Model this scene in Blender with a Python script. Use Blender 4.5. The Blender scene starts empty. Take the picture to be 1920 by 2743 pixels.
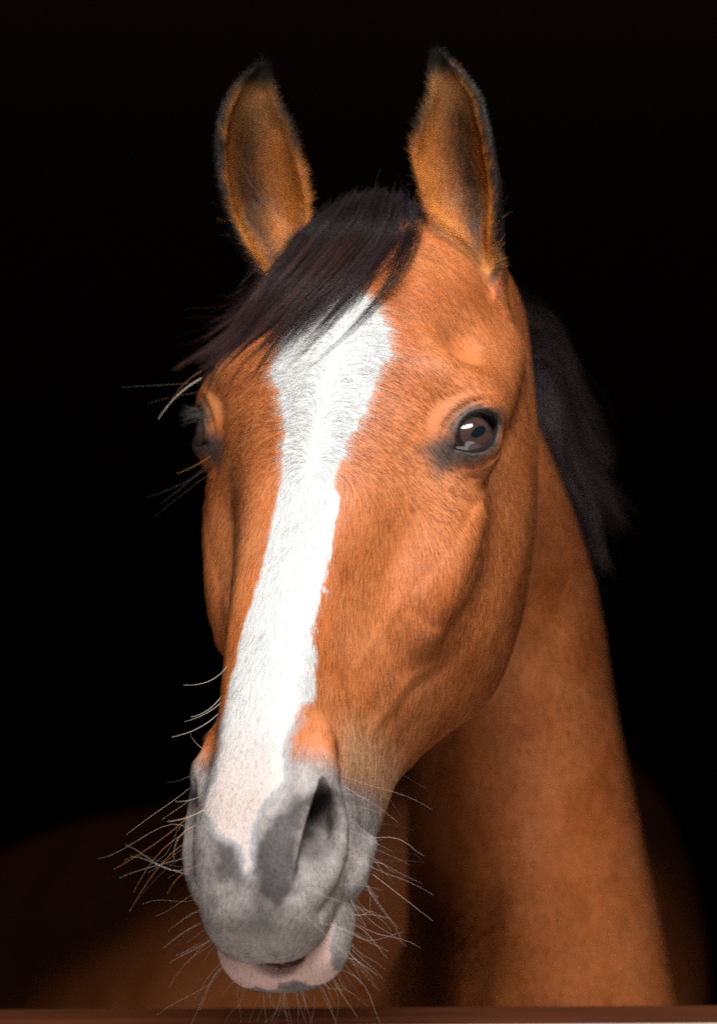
import bpy, math, os, time
import numpy as np
from mathutils import Vector, Matrix, noise as mnoise
from mathutils.bvhtree import BVHTree

rng = np.random.default_rng(7)
scene = bpy.context.scene

# ------------------------------------------------------------------ camera
CAM_D, FRAME_H, CAM_Z = 2.6, 0.765, 1.45
cam = bpy.data.cameras.new('camera')
cam_ob = bpy.data.objects.new('camera', cam)
scene.collection.objects.link(cam_ob)
cam_ob.location = (0, -CAM_D, CAM_Z)
cam_ob.rotation_euler = (math.radians(90), 0, 0)
cam.sensor_fit = 'VERTICAL'
cam.sensor_height = 36.0
cam.lens = 36.0 * CAM_D / FRAME_H
cam.clip_start, cam.clip_end = 0.05, 60
cam.dof.use_dof = True
cam.dof.focus_distance = CAM_D - 0.06
cam.dof.aperture_fstop = 2.8
scene.camera = cam_ob
cam.dof.focus_distance = CAM_D - 0.11
cam.dof.aperture_fstop = 4.2
scene.render.resolution_x, scene.render.resolution_y = 716, 1024
scene.view_settings.view_transform = 'Standard'
scene.view_settings.look = 'None'
scene.view_settings.gamma = 1.0
scene.view_settings.exposure = 0.0
scene.render.engine = 'CYCLES'
scene.cycles.max_bounces = 6
scene.cycles.sample_clamp_indirect = 6.0
world = bpy.data.worlds.new('World')
scene.world = world
world.use_nodes = True
world.node_tree.nodes['Background'].inputs['Color'].default_value = (.62, .50, .42, 1)
world.node_tree.nodes['Background'].inputs['Strength'].default_value = 0.03
def area(name, loc, aim, sx, sy, power, col):
    l = bpy.data.lights.new(name, 'AREA'); l.shape = 'ELLIPSE'; l.size, l.size_y = sx, sy
    l.energy = power; l.color = col
    o = bpy.data.objects.new(name, l); scene.collection.objects.link(o)
    o.location = loc
    o.rotation_euler = (Vector(aim) - Vector(loc)).to_track_quat('-Z', 'Y').to_euler()
    return o
# the open yard: a broad piece of sky high in front, plus an added low fill lamp for the ground return
area('sky_light', (.34, -1.60, 3.90), (0, 0, 1.45), 3.0, .95, 198, (1.0, .985, .965))
area('yard_fill', (-.1, -3.0, .42), (0, 0, 1.55), 5.0, .8, 20, (1.0, .965, .93))
scene.cycles.use_denoising = False


# ------------------------------------------------------------------ the horse's shape, as one signed distance field
# head frame: x to the horse's left, s down the face from the poll to the muzzle, z out of the face
PITCH, YAW, ROLL = math.radians(-39.0), math.radians(-23.0), math.radians(-3.0)
def rot(a, b, c):
    ca, sa, cb, sb, cc, sc = math.cos(a), math.sin(a), math.cos(b), math.sin(b), math.cos(c), math.sin(c)
    B = np.stack([[1, 0, 0], [0, 0, -1], [0, -1, 0]], 1).astype(float)
    Rx = np.array([[1, 0, 0], [0, ca, -sa], [0, sa, ca]])
    Rz = np.array([[cb, -sb, 0], [sb, cb, 0], [0, 0, 1]])
    Ry = np.array([[cc, 0, sc], [0, 1, 0], [-sc, 0, cc]])
    return Ry @ Rz @ Rx @ B
RM = rot(PITCH, YAW, ROLL)
C0 = np.array([0, .2, -.04]); T0 = np.array([-.016, 0, CAM_Z + .050])
def to_world(p): return (np.asarray(p, float) - C0) @ RM.T + T0
def to_local(w): return (np.asarray(w, float) - T0) @ RM + C0

def smin(a, b, k):
    h = np.maximum(k - np.abs(a - b), 0) / k
    return np.minimum(a, b) - h * h * k * .25
def smax(a, b, k): return -smin(-a, -b, k)
def cap(P, a, b, ra, rb):
    a = np.asarray(a, np.float32); b = np.asarray(b, np.float32)
    ba = b - a; pa = P - a
    h = np.clip(pa @ ba / (ba @ ba), 0, 1)
    return np.sqrt(((pa - h[:, None] * ba) ** 2).sum(1)) - (ra + (rb - ra) * h)
def chain(P, pts, rad):
    d = None
    for i in range(len(pts) - 1):
        e = cap(P, pts[i], pts[i + 1], rad[i], rad[i + 1])
        d = e if d is None else np.minimum(d, e)
    return d
def ell(P, c, r, M=None):
    q = P - np.asarray(c, np.float32)
    if M is not None: q = q @ np.asarray(M, np.float32)
    r = np.asarray(r, np.float32)
    k0 = np.sqrt(((q / r) ** 2).sum(1)); k1 = np.sqrt(((q / (r * r)) ** 2).sum(1)) + 1e-9
    return k0 * (k0 - 1) / k1
def sell(P, c, r, p=2.7):
    q = np.abs(P - np.asarray(c, np.float32)) / np.asarray(r, np.float32)
    return ((q ** p).sum(1) ** (1 / p) - 1) * min(r) * 1.2
def frame(n, up=(0, 1, 0)):   # columns: side, up, n
    n = np.asarray(n, float); n /= np.linalg.norm(n)
    u = np.asarray(up, float); u = u - n * (u @ n); u /= np.linalg.norm(u)
    return np.stack([np.cross(u, n), u, n], 1)

# head cross-sections: s, top z, six (x, z) points round the side, bottom z
ST = [
 (-.06, -.055, (.030,-.058),(.052,-.075),(.060,-.10),(.060,-.14),(.052,-.18),(.030,-.20), -.205),
 (.015, -.012, (.036,-.015),(.066,-.032),(.080,-.065),(.084,-.115),(.076,-.175),(.046,-.212), -.22),
 (.075, .006, (.040,.003),(.072,-.014),(.092,-.048),(.097,-.105),(.091,-.178),(.057,-.232), -.242),
 (.130, .013, (.043,.010),(.079,-.006),(.101,-.040),(.103,-.092),(.102,-.175),(.066,-.245), -.256),
 (.185, .012, (.042,.009),(.076,-.008),(.100,-.042),(.104,-.090),(.107,-.175),(.072,-.252), -.264),
 (.240, .007, (.037,.003),(.062,-.014),(.085,-.045),(.101,-.088),(.107,-.172),(.074,-.252), -.266),
 (.300, .003, (.030,-.001),(.049,-.016),(.066,-.045),(.086,-.082),(.097,-.165),(.071,-.238), -.254),
 (.350, .001, (.026,-.003),(.040,-.016),(.053,-.045),(.066,-.080),(.075,-.148),(.058,-.208), -.222),
 (.410, .000, (.023,-.004),(.035,-.015),(.045,-.044),(.053,-.076),(.055,-.126),(.043,-.172), -.184),
 (.470, -.002, (.022,-.005),(.034,-.017),(.044,-.044),(.050,-.072),(.050,-.114),(.039,-.149), -.159),
 (.530, -.008, (.022,-.010),(.036,-.020),(.047,-.045),(.049,-.070),(.047,-.104),(.036,-.130), -.138),
 (.580, -.022, (.022,-.024),(.035,-.034),(.043,-.052),(.043,-.072),(.040,-.096),(.029,-.116), -.122),
 (.660, -.045, (.020,-.047),(.033,-.055),(.040,-.064),(.040,-.076),(.036,-.092),(.026,-.104), -.108),
]
def cubic(xs, ys, x):      # Catmull-Rom through uneven stations
    xs = np.asarray(xs, float); ys = np.asarray(ys, float)
    m = np.gradient(ys, xs, axis=0)
    i = np.clip(np.searchsorted(xs, x) - 1, 0, len(xs) - 2)
    h = (xs[i + 1] - xs[i]); t = (x - xs[i]) / h
    sh = (-1,) + (1,) * (ys.ndim - 1)
    h, t = h.reshape(sh), t.reshape(sh)
    return ((2*t**3-3*t**2+1)*ys[i] + (t**3-2*t**2+t)*h*m[i] + (-2*t**3+3*t**2)*ys[i+1] + (t**3-t**2)*h*m[i+1])
NS, NP = 300, 129
S_AX = np.linspace(-.06, .66, NS)
def loft_table():
    R = []; Z = []
    for st in ST:
        s, zt, pts, zb = st[0], st[1], st[2:8], st[8]
        zc = .45 * zt + .55 * zb
        full = [(0, zt)] + list(pts) + [(0, zb)]
        half = np.array(full)
        loop = np.vstack([half, (half * [-1, 1])[-2:0:-1]])
        loop = np.vstack([loop[-3:], loop, loop[:4]])
        u = np.arange(len(loop)); uu = np.linspace(3, 3 + 14, 900)
        c = cubic(u, loop, uu)
        ph = np.arctan2(c[:, 0], c[:, 1] - zc); r = np.hypot(c[:, 0], c[:, 1] - zc)
        k = ph >= -1e-6; o = np.argsort(ph[k])
        R.append(np.interp(np.linspace(0, math.pi, NP), ph[k][o], r[k][o])); Z.append(zc)
    ss = [st[0] for st in ST]
    return cubic(ss, np.array(R), S_AX).astype(np.float32), cubic(ss, np.array(Z), S_AX).astype(np.float32)
R_TAB, Z_TAB = loft_table()
def loft(P):
    fs = np.clip((P[:, 1] + .06) / .72 * (NS - 1), 0, NS - 1.001); i = fs.astype(np.int32); fs = fs - i
    zc = Z_TAB[i] * (1 - fs) + Z_TAB[i + 1] * fs
    dz = P[:, 2] - zc; ax = np.abs(P[:, 0])
    r = np.hypot(ax, dz)
    fp = np.clip(np.arctan2(ax, dz) / math.pi * (NP - 1), 0, NP - 1.001); j = fp.astype(np.int32); fp = fp - j
    R = (R_TAB[i, j]*(1-fs)+R_TAB[i+1, j]*fs)*(1-fp) + (R_TAB[i, j+1]*(1-fs)+R_TAB[i+1, j+1]*fs)*fp
    return (r - R) * .85

def tri(v): return np.asarray(v, float)
EYE_C = tri((.0935, .186, -.052)); EYE_R = .0265
EYE_N = tri((.80, .13, .58)); EYE_N /= np.linalg.norm(EYE_N)
def tangent(dx, dz):
    d = RM.T @ tri((dx, 0, dz)); w = RM.T @ tri((0, -1, 0))
    t = d - w * (d @ EYE_N) / (w @ EYE_N)
    return t / np.linalg.norm(t)
EYE_U = tangent(math.cos(.56), math.sin(.56))      # towards the outer corner
EYE_V = np.cross(EYE_N, EYE_U)
if EYE_V[2] < 0: EYE_V = -EYE_V
EYE_A = .0225
def lid_curves(u):
    t = np.clip(u / EYE_A, -1, 1)
    up = .0150 * np.clip(1 - np.abs(t - .08) ** 2.2, 0, 1) ** .75
    lo = -.0125 * np.clip(1 - np.abs(t) ** 2.1, 0, 1) ** .85
    return up, lo
def bump(f, A, c, r, amt, M=None):       # soft swelling (or hollow, when negative)
    q = A - np.asarray(c, np.float32)
    if M is not None: q = q @ np.asarray(M, np.float32)
    q = q / np.asarray(r, np.float32)
    return f - amt * np.exp(-(q * q).sum(1))
def along(a, b):
    return frame(np.asarray(b, float) - np.asarray(a, float), (.3, .2, 1))

def neck_f(P):
    W = (P.astype(np.float64) - C0) @ RM.T + T0
    W = W.astype(np.float32) - np.array([0, 0, CAM_Z], np.float32)
    # neck: stacked elliptical stations (z, x, y, half width, half depth)
    d = None
    N = [(.10, .085, .225, .046, .100), (.03, .100, .295, .066, .125), (-.05, .116, .385, .083, .140), (-.18, .136, .475, .092, .165),
         (-.32, .152, .525, .108, .185), (-.46, .164, .545, .125, .200), (-.62, .15, .60, .170, .25), (-.80, .09, .70, .220, .30)]
    N = np.array(N, np.float32)
    t = W[:, 2]
    zs = N[::-1, 0]; col = lambda k: np.interp(t, zs, N[::-1, k]).astype(np.float32)
    # smooth interpolation
    fine = np.linspace(-.80, .10, 200)
    cc = cubic(zs, N[::-1, 1:], fine)
    g = lambda k: np.interp(t, fine, cc[:, k]).astype(np.float32)
    cx, cy, a, b = g(0), g(1), g(2), g(3)
    q0 = (W[:, 0] - cx) / a; q1 = (W[:, 1] - cy) / b
    k0 = np.sqrt(q0 * q0 + q1 * q1) + 1e-6
    k1 = np.sqrt((q0 / a) ** 2 + (q1 / b) ** 2) + 1e-6
    f = k0 * (k0 - 1) / k1 * .9
    f = np.maximum(f, np.maximum(t - .10, -.80 - t))
    for pts, am, wd in (([(.155,.29,-.06),(.150,.33,-.17),(.125,.36,-.30),(.10,.38,-.44)], .0028, .014), ([(.10,.29,-.10),(.085,.33,-.20),(.065,.36,-.32),(.05,.40,-.45)], -.0040, .020), ([(.20,.40,-.20),(.21,.45,-.34),(.21,.50,-.48)], -.0035, .022)):
        d_ = chain(W, pts, [0] * len(pts)); f = f + am * np.exp(-(d_ / wd) ** 2)
    # barrel, chest, shoulder
    def e(c, r, ang=0):
        q = W - np.array(c, np.float32)
        ca, sa = math.cos(ang), math.sin(ang)
        q = np.stack([q[:, 0] * ca + q[:, 1] * sa, -q[:, 0] * sa + q[:, 1] * ca, q[:, 2]], 1)
        r = np.array(r, np.float32)
        k0 = np.sqrt(((q / r) ** 2).sum(1)); k1 = np.sqrt(((q / (r * r)) ** 2).sum(1)) + 1e-6
        return k0 * (k0 - 1) / k1
    f = smin(f, e((.08, .80, -.74), (.31, .34, .30)), .15)
    f = smin(f, e((.10, 1.20, -.52), (.28, .40, .36)), .10)
    f = smin(f, e((-.20, 1.60, -.66), (.34, 1.00, .34), .36), .15)
    f = smin(f, e((-.52, 2.30, -.62), (.33, .42, .36), .36), .12)
    return f, W

EAR_R = [(.1500,-.050,.0130),(.1698,-.0551,.0157),(.1907,-.0631,.0209),(.2119,-.0687,.0296),(.2289,-.0701,.0348),(.2568,-.0746,.0369),(.279,-.0778,.0351),(.3017,-.0795,.032),(.317,-.0812,.0251),(.3298,-.0802,.0190),(.3438,-.0767,.0095),(.3514,-.0736,.0045)]
EAR_L = [(0.1574, 0.0967, 0.0137), (0.1705, 0.0967, 0.0137), (0.1876, 0.0967, 0.0155), (0.2048, 0.0892, 0.0199), (0.2171, 0.0848, 0.025), (0.2342, 0.0792, 0.0312), (0.2509, 0.0765, 0.0336), (0.2677, 0.0723, 0.0346), (0.2831, 0.0709, 0.0332), (0.2999, 0.0706, 0.0295), (0.3153, 0.0716, 0.024), (0.3307, 0.0676, 0.0172), (0.3451, 0.0623, 0.0094), (0.3534, 0.059, 0.0044)]
def ear_frame(W, tab, y0, yaw):
    T = np.array(tab, np.float32); z = W[:, 2]
    fz = np.linspace(T[0, 0], T[-1, 0], 160); c = cubic(T[:, 0], T[:, 1:], fz)
    cx = np.interp(z, fz, c[:, 0]); w = np.interp(z, fz, c[:, 1]); h = np.clip((z - T[0, 0]) / (T[-1, 0] - T[0, 0]), 0, 1)
    cy = y0 - .035 * h + .02 * h * h
    dx, dy = W[:, 0] - cx, W[:, 1] - cy
    ca, sa = math.cos(yaw), math.sin(yaw)
    return dx * ca + dy * sa, -dx * sa + dy * ca, w, h, z - T[0, 0], T[-1, 0] - z
def ear(W, tab, y0, yaw):
    qx, qy, w, h, lo, hi = ear_frame(W, tab, y0, yaw)
    th = .0034
    wi = np.maximum(w - th, .0015); d = wi * (.95 - .25 * h)
    k = np.sqrt((qx / wi) ** 2 + (qy / d) ** 2) + 1e-6
    g = np.minimum(wi, d) * .95
    cut = np.interp(h, [0, .15, .4, .7, 1], [.75, .50, .20, .05, .0]) * d
    shell = np.abs(k - 1) * g - th
    body = (k - 1) * g - th
    fill = np.maximum(body, d * (2.0 * h / .45 - .95) - qy)            # the cup's floor rises out of the base
    f = smin(smax(shell, -(qy + cut), .003), fill, .006)
    return np.maximum(np.maximum(f, -lo), -hi).astype(np.float32)
def sstep(v, a, b):
    t = np.clip((v - a) / (b - a), 0, 1); return t * t * (3 - 2 * t)
def unwarp(P):      # this horse's head is a little twisted and its relaxed lips hang to its left
    Q = P.copy()
    Q[:, 0] -= .018 * sstep(P[:, 1], .34, .54) + .005 * sstep(P[:, 1], .54, .61)
    Q[:, 1] -= .095 * P[:, 0] * (1 - sstep(P[:, 1], .22, .42)) * sstep(P[:, 2], -.14, -.06) + .007 * sstep(P[:, 1], .36, .52)
    Q[:, 0] += .0055 * sstep(-P[:, 0], .035, .085) * np.exp(-((P[:, 1] - .180) / .055) ** 2) * sstep(P[:, 2], -.13, -.07)
    return Q
def warp(P):
    P = np.atleast_2d(np.asarray(P, float)); Q = P.copy()
    for _ in range(6): Q += P - unwarp(Q)
    return Q
def head_f(P):
    P = unwarp(P)
    A = P.copy(); A[:, 0] = np.abs(A[:, 0])
    x, s, z = A[:, 0], A[:, 1], A[:, 2]
    f = loft(P)
    f = smax(f, -(s + .045), .03)
    f = smax(f, s - .580 - .25 * (z + .06), .03)
    # muzzle: upper lip, lower lip, chin
    zm = z + .0868 - .22 * (s - .60)                       # height above the line of the mouth
    up = smin(f, sell(P, (.004, .570, -.064), (.0445, .050, .040)), .020)
    up = smax(up, -zm, .007)
    lo = sell(P, (-.001, .570, -.1115), (.0490, .047, .0240))
    lo = smin(lo, ell(A, (0, .556, -.128), (.036, .036, .019)), .018)
    lo = smin(lo, smax(f, s - .54, .02), .015)
    lo = smax(lo, zm + .0012, .006)
    f = np.where(s < .50, f, smin(up, lo, .003 + .030 * (1 - sstep(s, .53, .568))))
    gx = np.clip(1 - ((P[:, 0] - .006) / .027) ** 2, 0, 1)
    gap = np.maximum(np.abs(zm + .0015 + .0065 * gx) - .0095 * gx, .570 - s)
    f = smax(f, -gap, .003)
    # facial crest and the hollow below it
    f = smin(f, chain(A, [(.093,.230,-.070),(.092,.260,-.082),(.088,.290,-.090),(.078,.330,-.096)], [.004,.006,.005,.001]), .050)
    d = cap(A, (.110,.236,-.077), (.081,.314,-.086), .005, .013)
    f = f - .0046 * (1 - sstep(d, -.006, .009))
    f = bump(f, A, (.0835, .317, -.105), (.008, .007, .007), -.0020)
    f = bump(f, A, (.094, .300, -.112), (.016, .030, .012), -.0014)
    for pts, am, wd in (([(.053,.424,-.090),(.0635,.386,-.1035),(.074,.346,-.121),(.085,.317,-.128)], .0006, .0060), ([(.051,.395,-.055),(.060,.357,-.0645),(.072,.322,-.066)], .0005, .005),
                        ([(.055,.405,-.110),(.066,.366,-.124),(.080,.330,-.142)], -.0004, .006), ([(.092,.225,-.030),(.098,.235,-.045),(.104,.236,-.066)], -.0012, .005)):
        d = chain(A, pts, [0] * len(pts)); f = f - am * np.exp(-(d / wd) ** 2)
    f = bump(f, A, (.066, .295, -.045), (.018, .055, .022), -.004)
    f = bump(f, A, (.052, .385, -.090), (.020, .022, .030), .004)
    # brow arch, temple, cheek-bone arch, hollow above the eye
    f = smin(f, chain(A, [(.058,.152,-.010),(.083,.152,-.018),(.103,.160,-.042)], [.011,.0125,.011]), .032)
    f = smin(f, chain(A, [(.104,.154,-.052),(.099,.118,-.072),(.088,.065,-.090)], [.008,.006,.004]), .045)
    f = bump(f, A, (.086, .112, -.026), (.018, .030, .024), -.0085)
    f = bump(f, A, (.040, .090, .006), (.030, .060, .03), .004)
    f = bump(f, A, (0, .19, .012), (.045, .060, .03), .004)
    # eye: lid dome, opening, folds
    q = A - EYE_C.astype(np.float32)
    r = np.sqrt((q ** 2).sum(1))
    near = r < .075
    if near.any():
        q = q[near]; fn = f[near]; rn = r[near]
        un, vn, nn = q @ EYE_U.astype(np.float32), q @ EYE_V.astype(np.float32), q @ EYE_N.astype(np.float32)
        fn = smin(fn, rn - (EYE_R + .0040), .012)
        upc, loc_ = lid_curves(un)
        au, al = lid_curves(un * .72)
        wide = np.exp(-(un / .0225) ** 4) * np.clip(nn / .01, 0, 1)
        fn = fn + .0013 * wide * np.exp(-((vn - au - .0075) / .0020) ** 2)        # fold over the upper lid
        fn = fn + .0012 * wide * np.exp(-((vn - au - .0032) / .0011) ** 2)
        fn = fn - .0005 * wide * np.exp(-((vn - au - .0120) / .0040) ** 2)
        fn = fn + .0014 * wide * np.exp(-((vn - al + .0085) / .0022) ** 2)        # under the lower lid
        fn = fn + .0010 * wide * np.exp(-((vn - al + .0150) / .0025) ** 2)
        g = np.maximum(np.maximum(vn - upc, loc_ - vn), np.abs(un) - EYE_A)
        hole = np.maximum(np.maximum(g, .018 - rn), -nn)
        fn = smax(fn, -hole, .0030)
        f[near] = fn
    # nostrils: wing, inner plate, and the hollow that is deepest under the plate
    nm = (s > .42) & (x < .12)
    if nm.any():
        B = A[nm]; fn = f[nm]
        fn = smin(fn, chain(B, [(.046,.494,-.031),(.052,.507,-.040),(.055,.525,-.050),(.055,.543,-.057),(.051,.558,-.058),(.043,.571,-.054),(.035,.580,-.047)], [.004,.0055,.0065,.007,.0065,.005,.004]), .014)
        fn = smin(fn, chain(B, [(.042,.468,-.032),(.043,.488,-.032)], [.004,.006]), .022)
        fn = smin(fn, chain(B, [(.043,.500,-.028),(.034,.53,-.031),(.030,.557,-.032)], [.004,.005,.005]), .012)
        d = chain(B, [(.056,.500,-.060),(.060,.535,-.069),(.056,.566,-.071),(.045,.586,-.062),(.038,.592,-.052)], [0] * 5); fn = fn + .0024 * np.exp(-(d / .0050) ** 2)
        d = chain(P[nm], [(.010,.592,-.026),(.012,.612,-.050),(.010,.621,-.075)], [0] * 3); fn = fn + .0012 * np.exp(-(d / .006) ** 2)
        d = B - NOS_T
        tb = d @ NOS_B / .080; ta = d @ NOS_A
        wd = np.interp(tb, [-.1, 0, .15, .35, .6, .8, 1.0, 1.1], [.002, .005, .016, .030, .034, .031, .018, .004]).astype(np.float32)
        dp = np.interp(tb, [-.01, .03, .18, .40, .62, .85, 1.05], [0, .013, .026, .020, .0090, .0035, 0]).astype(np.float32)
        p = np.clip(ta / wd, 0, 1)
        fn = fn + dp * sstep(ta, -.0012, .0020) * (1 - p) ** 1.15 * (1 - p * p * .3)
        f[nm] = fn
    return f
NOS_T = np.array((.047, .503, -.025), np.float32)
NOS_B = np.array((-.15, .985, -.095), np.float32); NOS_B /= np.linalg.norm(NOS_B)
NOS_A = np.array((.70, .10, -.70), np.float32); NOS_A -= NOS_B * (NOS_A @ NOS_B); NOS_A /= np.linalg.norm(NOS_A)

def body_sdf(P):
    f, W = neck_f(P)
    m = (P[:, 1] > -.14) & (P[:, 1] < .72) & (np.abs(P[:, 0]) < .2) & (P[:, 2] > -.34) & (P[:, 2] < .1)
    if m.any():
        h = head_f(P[m])
        f[m] = smin(f[m], h, .012)
    for tab, y0, yaw in ((EAR_R, .140, math.radians(24)), (EAR_L, .090, math.radians(-26))):
        T = np.array(tab)
        m = (W[:, 2] > T[0, 0] - .03) & (W[:, 2] < .38) & (np.abs(W[:, 0] - T[:, 1].mean()) < .075) & (np.abs(W[:, 1] - y0) < .09)
        if m.any(): f[m] = smin(f[m], ear(W[m], tab, y0, yaw), .014)
    return f

# ------------------------------------------------------------------ surface nets on an uneven grid
def axis(lo, flo, fhi, hi, fine, grow=1.16, cmax=.035):
    a = list(np.arange(flo, fhi + fine, fine))
    st = fine
    while a[-1] < hi: st = min(st * grow, cmax); a.append(a[-1] + st)
    st = fine; b = [a[0]]
    while b[-1] > lo: st = min(st * grow, cmax); b.append(b[-1] - st)
    return np.array(b[:0:-1] + a)
def surface_nets(sdf, ax):
    n = [len(a) for a in ax]
    cidx = [np.unique(np.r_[np.arange(0, k, 4), k - 1]) for k in n]
    G = np.stack(np.meshgrid(*[ax[i][cidx[i]] for i in range(3)], indexing='ij'), -1).reshape(-1, 3).astype(np.float32)
    fc = sdf(G).reshape([len(c) for c in cidx])
    near = [np.abs(np.arange(n[i])[:, None] - cidx[i][None]).argmin(1) for i in range(3)]
    F = fc[np.ix_(*near)].astype(np.float32)
    h = [np.gradient(a) for a in ax]
    H = np.sqrt(h[0][:, None, None] ** 2 + h[1][None, :, None] ** 2 + h[2][None, None, :] ** 2)
    sel = np.abs(F) < 4.0 * H
    I = np.argwhere(sel)
    Q = np.stack([ax[k][I[:, k]] for k in range(3)], 1).astype(np.float32)
    F[sel] = sdf(Q)
    S = F < 0
    c = [slice(0, -1), slice(1, None)]
    cnt = sum(S[c[i], c[j], c[k]].astype(np.int8) for i in (0, 1) for j in (0, 1) for k in (0, 1))
    act = (cnt > 0) & (cnt < 8)
    cid = -np.ones(act.shape, np.int64); A = np.argwhere(act); cid[act] = np.arange(len(A))
    acc = np.zeros((len(A), 3)); num = np.zeros(len(A))
    cor = [(i, j, k) for i in (0, 1) for j in (0, 1) for k in (0, 1)]
    for p in range(8):
        for q in range(p + 1, 8):
            if sum(abs(cor[p][t] - cor[q][t]) for t in range(3)) != 1: continue
            ia = A + cor[p]; ib = A + cor[q]
            fa = F[ia[:, 0], ia[:, 1], ia[:, 2]]; fb = F[ib[:, 0], ib[:, 1], ib[:, 2]]
            m = (fa < 0) != (fb < 0)
            t = np.where(m, fa / np.where(m, fa - fb, 1), 0)[:, None]
            pa = np.stack([ax[k][ia[:, k]] for k in range(3)], 1); pb = np.stack([ax[k][ib[:, k]] for k in range(3)], 1)
            acc += np.where(m[:, None], pa + (pb - pa) * t, 0); num += m
    V = acc / num[:, None]
    faces = []
    for d in range(3):
        o = [(d + 1) % 3, (d + 2) % 3]
        sl0 = [slice(None)] * 3; sl1 = [slice(None)] * 3
        sl0[d] = slice(0, -1); sl1[d] = slice(1, None)
        ed = S[tuple(sl0)] != S[tuple(sl1)]
        E = np.argwhere(ed)
        ok = (E[:, o[0]] > 0) & (E[:, o[1]] > 0) & (E[:, o[0]] < n[o[0]] - 1) & (E[:, o[1]] < n[o[1]] - 1)
        E = E[ok]
        def cell(da, db):
            C = E.copy(); C[:, o[0]] -= da; C[:, o[1]] -= db
            return cid[C[:, 0], C[:, 1], C[:, 2]]
        q = np.stack([cell(1, 1), cell(0, 1), cell(0, 0), cell(1, 0)], 1)
        flip = S[E[:, 0], E[:, 1], E[:, 2]]
        q[~flip] = q[~flip][:, ::-1]
        faces.append(q)
    Q = np.vstack(faces)
    return V, Q
def sdf_grad(sdf, V, e=4e-4):
    V = V.astype(np.float32); g = np.zeros((len(V), 3), np.float32)
    for k in range(3):
        d = np.zeros(3, np.float32); d[k] = e
        g[:, k] = (sdf(V + d) - sdf(V - d)) / (2 * e)
    return g
def project(sdf, V, it=3, lim=.004):
    for _ in range(it):
        f = sdf(V.astype(np.float32)); g = sdf_grad(sdf, V)
        st = (f / np.maximum((g * g).sum(1), .15))[:, None] * g
        l = np.linalg.norm(st, axis=1, keepdims=True)
        V = V - st * np.minimum(1, lim / np.maximum(l, 1e-9))
    return V
def subdivide(V, Q):
    e = np.vstack([Q[:, [0, 1]], Q[:, [1, 2]], Q[:, [2, 3]], Q[:, [3, 0]]]); e.sort(1)
    key = e[:, 0] * len(V) + e[:, 1]
    uq, inv = np.unique(key, return_inverse=True)
    E = np.stack([uq // len(V), uq % len(V)], 1)
    m = len(Q); nv = len(V)
    V2 = np.vstack([V, (V[E[:, 0]] + V[E[:, 1]]) / 2, V[Q].mean(1)])
    ei = inv.reshape(4, m) + nv; fi = np.arange(m) + nv + len(E)
    Q2 = np.vstack([np.stack([Q[:, k], ei[k], fi, ei[(k + 3) % 4]], 1) for k in range(4)])
    return V2, Q2
def smooth(V, Q, w=.5):
    e = np.vstack([Q[:, [0, 1]], Q[:, [1, 2]], Q[:, [2, 3]], Q[:, [3, 0]]])
    acc = np.zeros_like(V); c = np.zeros(len(V))
    for k in range(3):
        acc[:, k] = np.bincount(e[:, 0], V[e[:, 1], k], len(V)) + np.bincount(e[:, 1], V[e[:, 0], k], len(V))
    c = np.bincount(e[:, 0], minlength=len(V)) + np.bincount(e[:, 1], minlength=len(V))
    return V * (1 - w) + acc / c[:, None] * w

def new_mesh(name, V, F):
    me = bpy.data.meshes.new(name)
    V = np.asarray(V, np.float32); F = np.asarray(F, np.int32); k = F.shape[1]
    me.vertices.add(len(V)); me.vertices.foreach_set('co', V.ravel())
    me.loops.add(F.size); me.loops.foreach_set('vertex_index', F.ravel())
    me.polygons.add(len(F)); me.polygons.foreach_set('loop_start', np.arange(0, F.size, k, dtype=np.int32))
    me.update(calc_edges=True); pass
    me.polygons.foreach_set('use_smooth', np.ones(len(me.polygons), bool))
    return me
FINE = .0034
AX = [axis(-1.3, -.125, .135, .75, FINE), axis(-.26, -.20, .63, 1.9, FINE), axis(-2.2, -.27, .15, .22, FINE)]
t_0 = time.time()
BV, BQ = surface_nets(body_sdf, AX)
BV = project(body_sdf, smooth(BV, BQ), 2)
BV, BQ = subdivide(BV, BQ)
BV = project(body_sdf, smooth(BV, BQ, .3), 2)
print('body', len(BV), round(time.time() - t_0, 1))


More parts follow.
